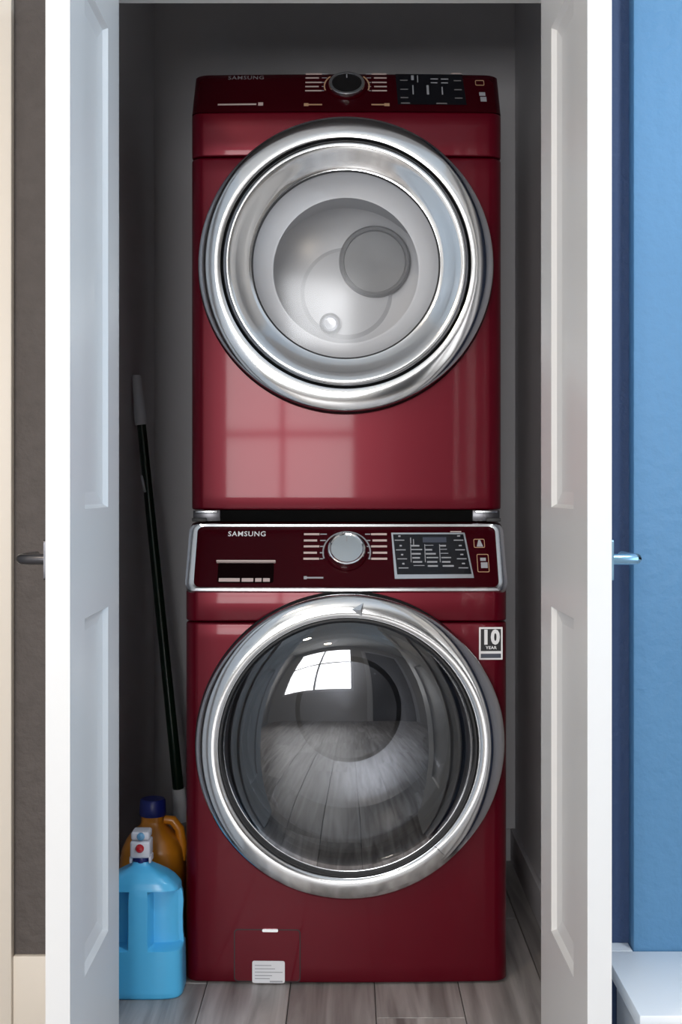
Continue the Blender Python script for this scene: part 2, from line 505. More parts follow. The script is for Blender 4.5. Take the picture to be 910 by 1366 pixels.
# ------------------------------------------------------------------ washing machine and dryer
HW, RC, BK = 0.343, 0.030, 0.075      # half width, vertical corner radius, front crown
def outline(hw, depth, rc=RC, nf=24, nc=8):
    """plan outline, y = 0 at the middle of the front"""
    pts = []
    y0 = BK * (hw - rc) ** 2
    for k in range(nf + 1):
        x_ = -(hw - rc) + 2 * (hw - rc) * k / nf
        pts.append((x_, BK * x_ * x_))
    for k in range(1, nc + 1):
        a = math.radians(-90 + 90 * k / nc)
        pts.append((hw - rc + rc * math.cos(a), y0 + rc + rc * math.sin(a)))
    pts.append((hw, depth)); pts.append((-hw, depth))
    for k in range(nc):
        a = math.radians(180 + 90 * k / nc)
        pts.append((-(hw - rc) + rc * math.cos(a), y0 + rc + rc * math.sin(a)))
    return pts

def loft(levels, depth, org):
    """levels: (z, front offset, inset)"""
    V, F = [], []
    base = outline(HW, depth)
    n = len(base)
    for (z, off, ins) in levels:
        s = (HW - ins) / HW
        for (x_, y_) in base:
            yy = off + ins + y_ * (depth - off - ins) / depth
            V.append((org[0] + x_ * s, org[1] + yy, org[2] + z))
    for L in range(len(levels) - 1):
        for i in range(n):
            j = (i + 1) % n
            F.append((L * n + i, L * n + j, (L + 1) * n + j, (L + 1) * n + i))
    F.append(tuple(range(n))); F.append(tuple(range((len(levels) - 1) * n, len(levels) * n)))
    return V, F

def cyl_cutter(r, centre, y0, y1, seg=96):
    V, F = [], []
    for y_ in (y0, y1):
        for i in range(seg):
            a = 2 * PI * i / seg
            V.append((centre[0] + r * math.cos(a), centre[1] + y_, centre[2] + r * math.sin(a)))
    F = [tuple(range(seg)), tuple(range(seg, 2 * seg))] + [(i, (i + 1) % seg, seg + (i + 1) % seg, seg + i) for i in range(seg)]
    return make('cutter', V, F, 'rubber')

def edge_rounded(z0, z1, off0=0.0, off1=0.0, r=0.006):
    out = [(z0, off0, r)]
    mids = int((z1 - z0) / 0.03)
    for k in (1, 2, 3):
        a = k / 3 * PI / 2
        out.append((z0 + r * (1 - math.cos(a)), off0, r * (1 - math.sin(a))))
    for k in range(1, mids):
        out.append((z0 + r + (z1 - z0 - 2 * r) * k / mids, off0, 0.0))
    for k in (0, 1, 2, 3):
        a = k / 3 * PI / 2
        zz = z1 - r + r * math.sin(a)
        out.append((zz, off0 + (off1 - off0), r * (1 - math.cos(a))))
    return out

def machine(name, label, cat, org, zs, depth, door_c, hole_r):
    """zs: body bottom, strip bottom, strip top, panel top, panel setback"""
    t = thing(name, label, cat, (org[0], org[1] + depth / 2, org[2]))
    zb, z1, z2, z3, sb = zs
    v, f = loft(edge_rounded(zb, z1 - 0.0012, r=0.005), depth, org)
    body = make('body', v, f, 'red_paint', t, 32)
    hole = cyl_cutter(hole_r, (door_c[0], org[1], door_c[2]), -0.05, 0.46)
    cut(body, hole)
    v, f = loft(edge_rounded(z1 + 0.0012, z2, r=0.004), depth, org)
    strip = make('fascia_strip', v, f, 'red_paint', t, 32)
    cut(strip, cyl_cutter(hole_r, (door_c[0], org[1], door_c[2]), -0.05, 0.46))
    lv = [(z2 + 0.0005, 0.0, 0.0)] + [(z2 + 0.0005 + (z3 - z2) * q, sb * q, 0.0) for q in (0.25, 0.5, 0.75, 0.93)] + \
         [(z3 - 0.004, sb * 0.985, 0.002), (z3, sb + 0.004, 0.008)]
    v, f = loft(lv, depth, org)
    cp = make('control_panel', v, f, 'red_panel', t, 32)
    tilt = math.atan2(sb, z3 - z2)
    def P(u, vv, n):
        return Vector((org[0] + u, org[1] + BK * u * u * (1 - 0.15 * vv / 0.16) + vv * math.sin(tilt) - n * math.cos(tilt),
                       org[2] + z2 + vv * math.cos(tilt) + n * math.sin(tilt)))
    return t, body, strip, cp, P

# ---- washer
WY = 2.67
wd = (0.004, WY, 0.512)
washer, wbody, wstrip, wpanel, PW = machine('washing_machine', 'dark red front-loading washing machine standing on the plank floor under the dryer', 'washing machine',
                                   (0, WY, 0), (0.004, 0.768, 0.835, 0.977, 0.092), 0.80, wd, 0.245)
LW = math.hypot(0.092, 0.142)
def uw(px): return (px - 462.5) / 624.0
def vw(py): return (788.5 - py) / 91.0 * LW
def barw(x0, y0, x1, y1, n=0.0006, r=0.0): return bar(uw(x0), vw(y1), uw(x1), vw(y0), PW, n, r)

def panel_trim(parent, P, u0, u1, v0, v1, iu, iv0, iv1, material='trim_metal'):
    outer = dens(rrect(u0, v0, u1, v1, 0.020, 8), 0.02)
    # inner loop with matching points
    ro = rrect(u0, v0, u1, v1, 0.020, 8); ri = rrect(u0 + iu, v0 + iv0, u1 - iu, v1 - iv1, 0.014, 8)
    O, I = [], []
    for i in range(len(ro)):
        j = (i + 1) % len(ro)
        k_ = max(1, int(math.hypot(ro[j][0] - ro[i][0], ro[j][1] - ro[i][1]) / 0.02))
        for q in range(k_):
            s = q / k_
            O.append((ro[i][0] + (ro[j][0] - ro[i][0]) * s, ro[i][1] + (ro[j][1] - ro[i][1]) * s))
            I.append((ri[i][0] + (ri[j][0] - ri[i][0]) * s, ri[i][1] + (ri[j][1] - ri[i][1]) * s))
    v, f = frame_geo(O, I, -0.016, 0.005, P, 0.003)
    return make('panel_trim', v, f, material, parent, 50)
panel_trim(wpanel, PW, -0.3425, 0.3425, -0.004, LW - 0.006, 0.018, 0.009, 0.008)

multi('brand_lettering', [text_geo('SAMSUNG', 0.0175, uw(327.5), vw(714), PW, width=uw(353) - uw(302))], 'print_white', wpanel)
# cycle marks either side of the dial
g1, g2 = [], []
for i, y_ in enumerate((714, 722.5, 730.5, 739, 747)):
    g1.append(barw(405, y_ - 1.3, 426 - (i % 2) * 3, y_ + 1.3)); g1.append(barw(496 + (i % 2) * 2, y_ - 1.3, 517.5, y_ + 1.3))
    g2.append(barw(427, y_ - 0.7, 436 - i * 1.2, y_ + 0.7)); g2.append(barw(488 + i, y_ - 0.7, 495, y_ + 0.7))
each('cycle_mark', g1, 'print_rose', wpanel); each('cycle_line', g2, 'print_grey', wpanel)
each('start_mark', [barw(407, 771, 432, 773), barw(406, 770, 410, 774)], 'print_grey', wpanel)

def arc_band(cu, cv, r0, r1, a0, a1, P, n, n0=-0.0004, seg=40, squash=1.0):
    lo = [(cu + r1 * math.cos(math.radians(a0 + (a1 - a0) * k / seg)), cv + r1 * math.sin(math.radians(a0 + (a1 - a0) * k / seg))) for k in range(seg + 1)]
    li = [(cu + r0 * math.cos(math.radians(a0 + (a1 - a0) * k / seg)), cv + r0 * math.sin(math.radians(a0 + (a1 - a0) * k / seg))) for k in range(seg + 1)]
    vs_, fs = [], []
    for a, b_ in zip(lo, li):
        vs_ += [P(*a, n0), P(*a, n), P(*b_, n), P(*b_, n0)]
    for k in range(seg):
        for e in range(4):
            fs.append((k * 4 + e, k * 4 + (e + 1) % 4, (k + 1) * 4 + (e + 1) % 4, (k + 1) * 4 + e))
    return vs_, fs

def dial(parent, P0, cu, cv, r, face_mat, ring_mat='chrome', base_mat='red_panel', hs=1.0):
    seg = 64
    def P(u, v, n): return P0(u, v, n * hs if n > 0 else n)
    def lathe(prof):
        vs_, fs = [], []
        n = len(prof)
        for i in range(seg):
            a = 2 * PI * i / seg
            for (rr, h) in prof: vs_.append(P(cu + rr * math.cos(a), cv + rr * math.sin(a), h))
        for i in range(seg):
            j = (i + 1) % seg
            for k_ in range(n - 1): fs.append((i * n + k_, i * n + k_ + 1, j * n + k_ + 1, j * n + k_))
        return vs_, fs
    v, f = lathe([(r * 1.12, -0.002), (r * 1.12, 0.004), (r * 1.06, 0.007), (r * 0.9, 0.007)])
    d = make('dial', v, f, base_mat, parent, 40)
    v, f = lathe([(r, 0.004), (r, 0.022), (r * 0.975, 0.0255), (r * 0.90, 0.0265), (r * 0.83, 0.0245), (r * 0.82, 0.022)])
    make('dial_ring', v, f, ring_mat, d, 40)
    v, f = lathe([(0.0001, 0.0240), (r * 0.4, 0.0238), (r * 0.83, 0.0225)])
    make('dial_face', v, f, face_mat, d, 40)
    vs_, fs = plate_geo(rrect(cu - 0.0012, cv + r * 0.42, cu + 0.0012, cv + r * 0.74, 0.0008, 3), 0.0236, 0.0246, P)
    make('dial_pointer', vs_, fs, 'print_grey', d)
    return d
dial(wpanel, PW, uw(463), vw(738.5), 0.0405, 'dial_face', hs=0.75)
v, f = arc_band(uw(463), vw(738.5), 0.0495, 0.0525, -18, 198, PW, 0.0015)
make('dial_arc', v, f, 'satin_metal', wpanel)

def display(parent, P, U, V_, quad_px, big=True):
    (xa, ya), (xb, yb), (xc, yc), (xd, yd) = quad_px     # tl, tr, br, bl
    L = [(U(xd), V_(yd)), (U(xc), V_(yc)), (U(xb), V_(yb)), (U(xa), V_(ya))]
    v, f = plate_geo(dens(L, 0.02), -0.003, 0.0012, P)
    return make('display', v, f, 'black_gloss', parent)
wdisp = display(wpanel, PW, uw, vw, ((525.5, 714.5), (622, 714.5), (630, 768), (530, 768)))
# metal surround of the display
O = [(uw(527), vw(774)), (uw(632.5), vw(773)), (uw(623.5), vw(712.5)), (uw(523.5), vw(712.5))]
I = [(uw(530.3), vw(768.3)), (uw(629.6), vw(768)), (uw(621.4), vw(714.7)), (uw(525.8), vw(714.7))]
Od, Id = [], []
for i in range(4):
    for q in range(6):
        s = q / 6; j = (i + 1) % 4
        Od.append((O[i][0] + (O[j][0] - O[i][0]) * s, O[i][1] + (O[j][1] - O[i][1]) * s))
        Id.append((I[i][0] + (I[j][0] - I[i][0]) * s, I[i][1] + (I[j][1] - I[i][1]) * s))
v, f = frame_geo(Od, Id, -0.002, 0.0022, PW)
make('display_frame', v, f, 'trim_metal', wdisp)
def bard(x0, y0, x1, y1): return bar(uw(x0), vw(y1), uw(x1), vw(y0), PW, 0.0018)
gs = []
for y_, dx in ((722, 0), (735, 1.5), (747, 3), (759, 4.5)):
    gs.append(bard(528 + dx, y_, 541 + dx, y_ + 1.1)); gs.append(bard(608 + dx, y_, 621 + dx, y_ + 1.1))
    gs.append(bard(533 + dx, y_ - 6, 536 + dx, y_ - 4)); gs.append(bard(613 + dx, y_ - 6, 617 + dx, y_ - 4.4))
each('display_key', gs, 'print_grey', wdisp)
gs = []
random.seed(11)
for cx in (549, 568, 588):
    for r_ in range(6):
        y_ = 729 + r_ * 5.4
        wdt = random.uniform(9, 16)
        gs.append(bard(cx + r_ * 0.7, y_, cx + r_ * 0.7 + wdt, y_ + random.choice((0.8, 1.4, 2.0))))
    gs.append(bard(cx, 728, cx + 0.9, 752))
gs.append(bard(549, 719, 550.2, 727)); gs.append(bard(553, 721, 554, 729))
multi('display_text', gs, 'print_grey', wdisp)
gs = [bard(566, 718.5, 598, 725.5)]
multi('display_digits', gs, 'print_navy', wdisp)
# icons beside the display
def outline_bar(x0, y0, x1, y1, t=0.8, U=uw, V_=vw, P=PW):
    o = rrect(U(x0), V_(y1), U(x1), V_(y0), 0.003, 3); i = rrect(U(x0 + t), V_(y1 - t), U(x1 - t), V_(y0 + t), 0.002, 3)
    return frame_geo(o, i, -0.0004, 0.0006, P)
each('button_outline', [outline_bar(635, 720.5, 650, 732.5), outline_bar(638, 741, 654, 765)], 'print_gold', wpanel)
tri = [(uw(639), vw(731)), (uw(647.5), vw(731)), (uw(644), vw(722)), (uw(641.5), vw(722))]
each('button_icon', [plate_geo(tri, -0.0004, 0.0007, PW), barw(642.5, 746, 650, 750), barw(643, 752, 652, 759.5)], 'print_grey', wpanel)
multi('display_caption', [barw(604, 710, 619, 711.2)], 'print_rose', wpanel)
# drawer pull: flat plate with lip, shade of the recess put into its colour
def recess(parent):
    u0, u1, v0, v1 = uw(291), uw(366), vw(779), vw(752)
    lo = dens(rrect(u0, v0, u1, v1, 0.006), 0.02)
    v, f = plate_geo(lo, -0.002, 0.0009, PW)
    d = make('drawer_pull', v, f, 'recess_shade', parent)
    lip = dens(rrect(uw(288.5), vw(753), uw(368), vw(750.8), 0.003), 0.02)
    v, f = plate_geo(lip, -0.002, 0.007, PW)
    make('pull_lip', v, f, 'print_rose', d, 30)  # rose colour stands in for the highlight along the lip
    each('pull_print', [bar(uw(a), vw(777.5), uw(b_), vw(773), PW, 0.0016, 0.0006) for a, b_ in ((293, 321), (323.5, 339), (341.5, 350), (352, 361))], 'print_rose', d)
recess(wpanel)

# ---- washer door
def annulus_prof(pts): return pts
def washer_door(parent, c):
    # black shell of the door standing off the front
    d = lathe_y('door', [(0.225, 0.002), (0.3165, 0.004), (0.3225, 0.0), (0.3225, -0.014), (0.312, -0.026), (0.25, -0.030), (0.25, 0.0)], c, 'black_plastic', parent, 128)
    def wob(a, r, y):       # the grip swells out of the right side of the ring
        deg = math.degrees(a)
        if deg > 180: deg -= 360
        s = max(0.0, 1 - abs((deg - 14) / 62.0)); s = s * s * (3 - 2 * s)
        k_ = max(0.0, (r - 0.262) / 0.052)
        return r + 0.009 * s * k_, y - 0.011 * s * math.sin(min(1, k_) * PI)
    lathe_y('door_ring', [(0.3165, -0.024), (0.3185, -0.036), (0.3170, -0.0435), (0.3120, -0.0485), (0.3020, -0.0525), (0.2900, -0.0555), (0.2800, -0.0565), (0.2735, -0.0555), (0.2700, -0.0520),
                          (0.2685, -0.036)], c, 'chrome', d, 160, 50, wob)
    lathe_y('glass_gasket', [(0.2688, -0.036), (0.2685, -0.0495), (0.2655, -0.0505), (0.2640, -0.0470), (0.2640, -0.034)], c, 'rubber', d, 128, 50)
    prof = []
    for k_ in range(22):
        s = k_ / 21.0
        r = 0.2645 * s
        y = -0.082 + 0.020 * s ** 2 + 0.018 * s ** 9
        prof.append((max(r, 0.0004), y))
    lathe_y('door_glass', prof, c, 'washer_glass', d, 128, 60)
    # bowl rim behind the glass
    lathe_y('door_bowl', [(0.262, -0.030), (0.250, -0.028), (0.236, -0.014), (0.228, 0.012), (0.222, 0.045), (0.216, 0.050)], c, 'dark_chrome', d, 96, 50)
    # seam of the grip: two small chrome end pieces
    for deg, sz in ((84, 0.010), (-48, 0.008)):
        a = math.radians(deg)
        ca, sa = math.cos(a), math.sin(a)
        V = []
        for (dr, dt, h) in ((-0.016, 0.0, -0.0575), (0.012, 0.0, -0.0555), (0.0, 0.024 if deg > 0 else -0.03, -0.0575), (-0.002, 0.004, -0.0625)):
            r = 0.292 + dr
            V.append((c[0] + r * ca - dt * -sa * 1.0 * -1, c[1] + h, c[2] + r * sa - dt * ca))
        make('grip_end', V, [(0, 1, 3), (1, 2, 3), (2, 0, 3)], 'chrome', d)
    return d
washer_door(washer, wd)
# drum behind the glass
def drum(parent, c, r, depth, material, paddles=3, holes=True):
    pr = [(r + 0.006, 0.02), (r, 0.03)]
    for k_ in range(9): pr.append((r + 0.002 * (k_ % 2), 0.04 + (depth - 0.05) * k_ / 8))
    pr += [(r - 0.02, depth), (r * 0.55, depth + 0.012), (r * 0.5, depth + 0.002), (r * 0.2, depth - 0.006), (0.0004, depth - 0.008)]
    d = lathe_y('drum', pr, c, material, parent, 72, 30)
    for i in range(paddles):
        a = math.radians(100 + 120 * i)
        V, n = [], 7
        for y_ in (0.06, depth - 0.03):
            for q in range(n):
                s = -1 + 2 * q / (n - 1)
                rr = r - 0.001 - (0.045 if y_ > 0.1 else 0.030) * (1 - s * s)
                aa = a + s * 0.16
                V.append((c[0] + rr * math.cos(aa), c[1] + y_, c[2] + rr * math.sin(aa)))
        F = [(q, q + 1, n + q + 1, n + q) for q in range(n - 1)] + [tuple(range(n)), tuple(range(n, 2 * n))]
        make('paddle', V, F, material, d, 40)
    return d
drum(washer, wd, 0.236, 0.40, 'drum_steel')
# gasket bellows at the opening
lathe_y('door_seal', [(0.2445, 0.004), (0.236, 0.0), (0.226, 0.012), (0.231, 0.024), (0.240, 0.030)], wd, 'rubber', washer, 96, 50)

# energy / warranty sticker, service flap, label
def PF(u, v, n):       # lower front of the washer: u = x, v = z
    return Vector((u, WY + BK * u * u - n, v))
def uf(px): return (px - 467) / 630.3 + 0.008
def zf(py): return 1.052 - (py - 651) / 630.3
def fb(x0, y0, x1, y1, n=0.0006, r=0.0): return bar(uf(x0), zf(y1), uf(x1), zf(y0), PF, n, r)
st = multi('warranty_sticker', [plate_geo(rrect(uf(639.5), zf(880.5), uf(671.2), zf(837), 0.001, 2), -0.0004, 0.0008, PF)], 'print_white', washer)
multi('sticker_field', [fb(641.8, 839.5, 669, 869, 0.0011)], 'print_black', st)
multi('sticker_band', [fb(641.8, 872.5, 669, 878.3, 0.0011)], 'print_navy', st)
multi('sticker_lettering', [text_geo('10', 0.041, uf(655), zf(851.3), PF, 0.0015, width=uf(665.5) - uf(644.5), bold=0.05),
                            text_geo('YEAR', 0.0085, uf(655.8), zf(864.6), PF, 0.0015, width=uf(663.5) - uf(648.5), bold=0.03)], 'print_white', st)
flo = dens(rrect(uf(312), zf(1309), uf(400), zf(1240), 0.006), 0.02)
ser = rrect(uf(312), zf(1310), uf(401), zf(1240), 0.008, 5); sin_ = rrect(uf(313.3), zf(1308.8), uf(399.7), zf(1241.3), 0.007, 5)
fl = multi('service_flap', [grid_plate(uf(313.2), uf(399.8), zf(1309), zf(1241.2), 0.0005, PF)], 'red_paint', washer, 30)
multi('flap_seam', [frame_geo(ser, sin_, -0.001, 0.0009, PF)], 'black_plastic', fl)
multi('flap_latch', [plate_geo(rrect(uf(350), zf(1243.2), uf(371), zf(1239.2), 0.002, 3), -0.001, 0.0032, PF)], 'trim_metal', fl, 30)
wl = multi('rating_label', [plate_geo(rrect(uf(336.5), zf(1311.5), uf(380), zf(1282), 0.004, 3), 0.0005, 0.0018, PF)], 'label_white', washer)
gs = []
for y_, xe in ((1288, 362), (1292.5, 367), (1297, 377), (1301.5, 363), (1305.5, 360)):
    gs.append(fb(340, y_ - 0.5, xe, y_ + 0.5, 0.0021))
gs.append(fb(360, 1308.4, 377, 1310.4, 0.0021))
multi('label_print', gs, 'print_grey', wl)
for sx in (-1, 1):
    for yy in (0.06, 0.72):
        lathe_z('foot', [(0.0004, 0.0), (0.022, 0.0), (0.022, 0.008), (0.012, 0.010), (0.012, 0.016), (0.0004, 0.016)], (sx * 0.28, WY + yy, 0), 'rubber', washer, 20)

# ---- dryer
DY, DZ = 2.768, 1.004
dd = (-0.001, DY, 1.536)
dryer, dbody, dstrip, dpanel, PD = machine('clothes_dryer', 'dark red clothes dryer with round chrome door stacked on top of the washing machine', 'dryer',
                                   (0, DY, DZ), (0.0, 0.776, 0.874, 0.986, 0.080), 0.70, dd, 0.215)
LD = math.hypot(0.080, 0.112)
def ud(px): return (px - 463) / 598.0
def vd(py): return (148.0 - py) / 51.5 * LD
def bd(x0, y0, x1, y1, n=0.0006): return bar(ud(x0), vd(y1), ud(x1), vd(y0), PD, n)
multi('brand_lettering', [text_geo('SAMSUNG', 0.0175, ud(328), vd(103.5), PD, width=ud(352) - ud(304))], 'print_dim', dpanel)
each('panel_line', [bd(293, 137.3, 344, 139.2), bd(346.5, 136, 353, 140)], 'print_rose', dpanel)
g1, g2 = [], []
for i, y_ in enumerate((98.5, 104, 110, 115.5, 121)):
    g1.append(bd(408, y_ - 0.8, 430 - (i % 2) * 4, y_ + 0.8)); g1.append(bd(497 + (i % 2) * 3, y_ - 0.8, 517, y_ + 0.8))
    g2.append(bd(430, y_ - 0.4, 438 - i * 1.2, y_ + 0.4)); g2.append(bd(489 + i, y_ - 0.4, 496, y_ + 0.4))
each('cycle_mark', g1, 'print_rose', dpanel); each('cycle_line', g2, 'print_grey', dpanel)
each('start_mark', [bd(408, 138.4, 431, 140), bd(407, 137.4, 413, 141), bd(496, 138.4, 518, 140), bd(513, 137.4, 520, 141)], 'print_gold', dpanel)
dial(dpanel, PD, ud(463.5), vd(116), 0.0400, 'dial_dark', hs=0.5)
for a0, a1 in ((-18, 42), (138, 198)):
    v, f = arc_band(ud(463.5), vd(115), 0.0485, 0.0515, a0, a1, PD, 0.0012)
    make('dial_arc', v, f, 'print_gold', dpanel)
Ld = [(ud(531), vd(139)), (ud(622), vd(139)), (ud(619), vd(99)), (ud(529), vd(99))]
v, f = plate_geo(dens(Ld, 0.02), -0.003, 0.0012, PD)
ddisp = make('display', v, f, 'black_gloss', dpanel)
def bdd(x0, y0, x1, y1): return bar(ud(x0), vd(y1), ud(x1), vd(y0), PD, 0.0018)
gs = [bdd(551, 114, 552.6, 126), bdd(570, 114, 573, 126), bdd(590, 116, 591.6, 126), bdd(550, 101, 553.5, 107), bdd(558, 101, 559.2, 110)]
for cx in (576, 590): gs.append(bdd(cx, 105, cx + 10, 106)); gs.append(bdd(cx, 110, cx + 9, 111))
multi('display_text', gs, 'print_grey', ddisp)
gs = []
for y_ in (107, 119, 130):
    gs.append(bdd(535, y_, 545, y_ + 1)); gs.append(bdd(607, y_, 617, y_ + 1))
gs += [bdd(535, 137, 547, 138.2), bdd(582, 137, 596, 138.2)]
each('display_key', gs, 'print_dim', ddisp)
each('button_icon', [bd(640, 122, 648, 126.5), bd(641, 128, 649, 134)], 'print_grey', dpanel)
each('button_outline', [outline_bar(636, 106, 648, 113, 0.8, ud, vd, PD)], 'print_gold', dpanel)
multi('display_caption', [bd(604, 96.6, 618, 97.8)], 'print_rose', dpanel)

def dryer_door(parent, c):
    d = lathe_y('door', [(0.21, 0.002), (0.3165, 0.004), (0.3225, 0.0), (0.3225, -0.016), (0.313, -0.028), (0.21, -0.030), (0.21, 0.0)], c, 'black_plastic', parent, 128)
    lathe_y('door_ring', [(0.3175, -0.026), (0.3190, -0.040), (0.3175, -0.0455), (0.3130, -0.0490), (0.3000, -0.0520), (0.2850, -0.0540), (0.2750, -0.0545), (0.2705, -0.0530), (0.2685, -0.046)],
            c, 'chrome', d, 160, 50)
    lathe_y('ring_groove', [(0.2690, -0.050), (0.2665, -0.046), (0.2640, -0.050)], c, 'black_plastic', d, 128, 50)
    lathe_y('inner_ring', [(0.2650, -0.042), (0.2640, -0.055), (0.2610, -0.0595), (0.2560, -0.0610), (0.2500, -0.0600), (0.2440, -0.0570), (0.2360, -0.0520), (0.2250, -0.0450), (0.2150, -0.0395),
                           (0.2080, -0.0365), (0.2050, -0.0360), (0.2035, -0.0290)], c, 'chrome', d, 160, 50)
    lathe_y('glass_gasket', [(0.2052, -0.0335), (0.2030, -0.0345), (0.2012, -0.0320)], c, 'rubber', d, 128, 50)
    prof = []
    for k_ in range(20):
        s = k_ / 19.0
        prof.append((max(0.2035 * s, 0.0004), -0.044 + 0.013 * s ** 2.4))
    lathe_y('door_glass', prof, c, 'dryer_glass', d, 128, 60)
    lathe_y('door_bowl', [(0.2035, -0.028), (0.199, -0.012), (0.190, 0.015), (0.168, 0.038), (0.162, 0.040)], c, 'drum_grey', d, 96, 50)
    return d
dryer_door(dryer, dd)
drm = drum(dryer, dd, 0.208, 0.36, 'drum_grey', 0)
# round vent in the rear of the drum and drum lamp
vc = (dd[0] + 0.070, DY + 0.35, dd[2] + 0.075)
lathe_y('drum_vent', [(0.088, 0.010), (0.088, -0.008), (0.083, -0.014), (0.077, -0.010), (0.075, 0.0), (0.0004, 0.002)], vc, 'drum_vent', drm, 64, 40)
lathe_y('drum_cap', [(0.026, 0.0), (0.026, -0.014), (0.020, -0.020), (0.014, -0.012), (0.0004, -0.010)], (dd[0] - 0.04, DY + 0.345, dd[2] - 0.08), 'satin_metal', drm, 40, 40)
# stacking kit between the two machines
for s, name in ((-1, 'stacking_bracket'), (1, 'stacking_bracket')):
    br = box(name, s * 0.318 - 0.030 + (0.012 if s < 0 else -0.012), s * 0.318 + 0.030 + (0.012 if s < 0 else -0.012), DY - 0.004, DY + 0.02, 0.9795, 1.0035, 'lever_metal', dryer, 0.002)
    box('bracket_lip', s * 0.306 - 0.024, s * 0.306 + 0.024, DY - 0.012, DY - 0.004, 0.9975, 1.0025, 'trim_metal', br, 0.001)
    box('bracket_foot', s * 0.322 - 0.016, s * 0.322 + 0.016, DY - 0.010, DY - 0.004, 0.9785, 0.9865, 'rubber', br, 0.002)
box('gap_shade_plate', -0.32, 0.32, DY + 0.004, DY + 0.66, 0.9785, 1.003, 'matte_black', dryer)  # near-black plate fills the gap, its colour stands in for the shade there

# ------------------------------------------------------------------ mop leaning in the corner
top, bot = Vector((-0.5270, 3.16, 1.335)), Vector((-0.4270, 3.20, 0.285))
ax = (bot - top).normalized()
mop = thing('mop', 'dark green mop pole with a pale grip leaning in the closet corner', 'mop', (bot.x + ax.x * 0.27, 3.20, 0))
p1 = top + ax * 0.125
tube('pole', [p1 - ax * 0.02, p1 + ax * 0.5, bot], [0.0115, 0.0130, 0.0140], 'green_pole', mop, 16)
tube('grip', [top, top + ax * 0.004, top + ax * 0.02, top + ax * 0.118, top + ax * 0.125], [0.009, 0.0115, 0.0125, 0.0165, 0.0160], 'grip_plastic', mop, 18)
tube('hook_tab', [top + ax * 0.262 + Vector((-0.012, -0.008, 0.008)), top + ax * 0.27 + Vector((-0.009, -0.013, 0)), top + ax * 0.295 + Vector((-0.006, -0.0125, 0))], [0.003, 0.004, 0.003], 'grip_plastic', mop, 8)
tube('socket', [bot - ax * 0.005, bot + ax * 0.03, bot + ax * 0.09, bot + ax * 0.12], [0.0175, 0.0185, 0.024, 0.026], 'label_white', mop, 16)
random.seed(5)
geos = []
hb = bot + ax * 0.09
for i in range(46):
    a = 2 * PI * i / 46 + random.uniform(-0.06, 0.06)
    rx, ry = random.uniform(0.030, 0.046), random.uniform(0.05, 0.11)
    ex, ey = hb.x - 0.005 + rx * math.cos(a), hb.y + ry * math.sin(a)
    pts = [(hb.x, hb.y, hb.z), (hb.x + (ex - hb.x) * 0.55, hb.y + (ey - hb.y) * 0.55, hb.z + 0.012), (ex, ey, 0.13), (ex + random.uniform(-.003, .003), ey, 0.05), (ex, ey, 0.008)]
    geos.append(tube_geo(pts, [0.006, 0.0075, 0.0075, 0.0075, 0.006], 6))
mh = multi('mop_head', geos, 'mop_strand', mop, 60)
mh['kind'] = 'stuff'

# ------------------------------------------------------------------ detergent jugs
def jug_mesh(name, levels, centre, material, parent, pexp=4.0, seg=96, pocket=None):
    V, F = [], []
    for (z, hw, hd) in levels:
        for i in range(seg):
            a = 2 * PI * i / seg
            ca, sa = math.cos(a), math.sin(a)
            x_ = hw * math.copysign(abs(ca) ** (2 / pexp), ca); y_ = hd * math.copysign(abs(sa) ** (2 / pexp), sa)
            if pocket: x_, y_ = pocket(x_, y_, z, hw, hd)
            V.append((centre[0] + x_, centre[1] + y_, centre[2] + z))
    n = seg
    for L in range(len(levels) - 1):
        for i in range(n):
            j = (i + 1) % n
            F.append((L * n + i, L * n + j, (L + 1) * n + j, (L + 1) * n + i))
    F.append(tuple(range(n))); F.append(tuple(range((len(levels) - 1) * n, len(levels) * n)))
    return make(name, V, F, material, parent, 50)

def interp(tab, z):
    for (a, b_) in zip(tab[:-1], tab[1:]):
        if a[0] <= z <= b_[0]:
            t_ = (z - a[0]) / (b_[0] - a[0]); t_ = t_ * t_ * (3 - 2 * t_) if len(a) > 3 else t_
            return tuple(a[k] + (b_[k] - a[k]) * t_ for k in (1, 2))
    return tab[-1][1:3]
def sstep(a, b_, x_):
    t_ = max(0.0, min(1.0, (x_ - a) / (b_ - a))); return t_ * t_ * (3 - 2 * t_)

JB = Vector((-0.4275, 2.642, 0.0))
jb = thing('detergent_jug', 'sky blue plastic detergent jug with a white push-button spout', 'detergent jug', tuple(JB))
tab = [(0.0, 0.085, 0.049), (0.004, 0.0885, 0.0525), (0.012, 0.0900, 0.0540), (0.10, 0.0885, 0.0540), (0.13, 0.0860, 0.0535), (0.16, 0.0855, 0.053), (0.19, 0.0870, 0.052), (0.215, 0.0850, 0.051),
       (0.232, 0.0790, 0.049), (0.246, 0.0690, 0.046), (0.258, 0.0560, 0.041), (0.268, 0.0400, 0.035), (0.276, 0.0270, 0.027), (0.281, 0.0200, 0.021), (0.290, 0.0185, 0.0185)]
tab = [(z if z < 0.19 else 0.19 + (z - 0.19) * 0.835, a_, b_) for (z, a_, b_) in tab]
zs_ = sorted(set([i * 0.2735 / 110 for i in range(111)] + [0.002, 0.004, 0.008]))
def pocket(x_, y_, z, hw, hd):
    ax_ = abs(x_)
    s = sstep(0.0215, 0.0265, ax_) * sstep(0.100, 0.107, z) * (1 - sstep(0.214, 0.221, z - 0.012 * (ax_ < 0.06) * 0))
    d = 0.036 * s
    if y_ < 0: y_ = min(y_ + d, -0.006) if y_ < -0.006 else y_
    else: y_ = max(y_ - d, 0.006) if y_ > 0.006 else y_
    return x_, y_
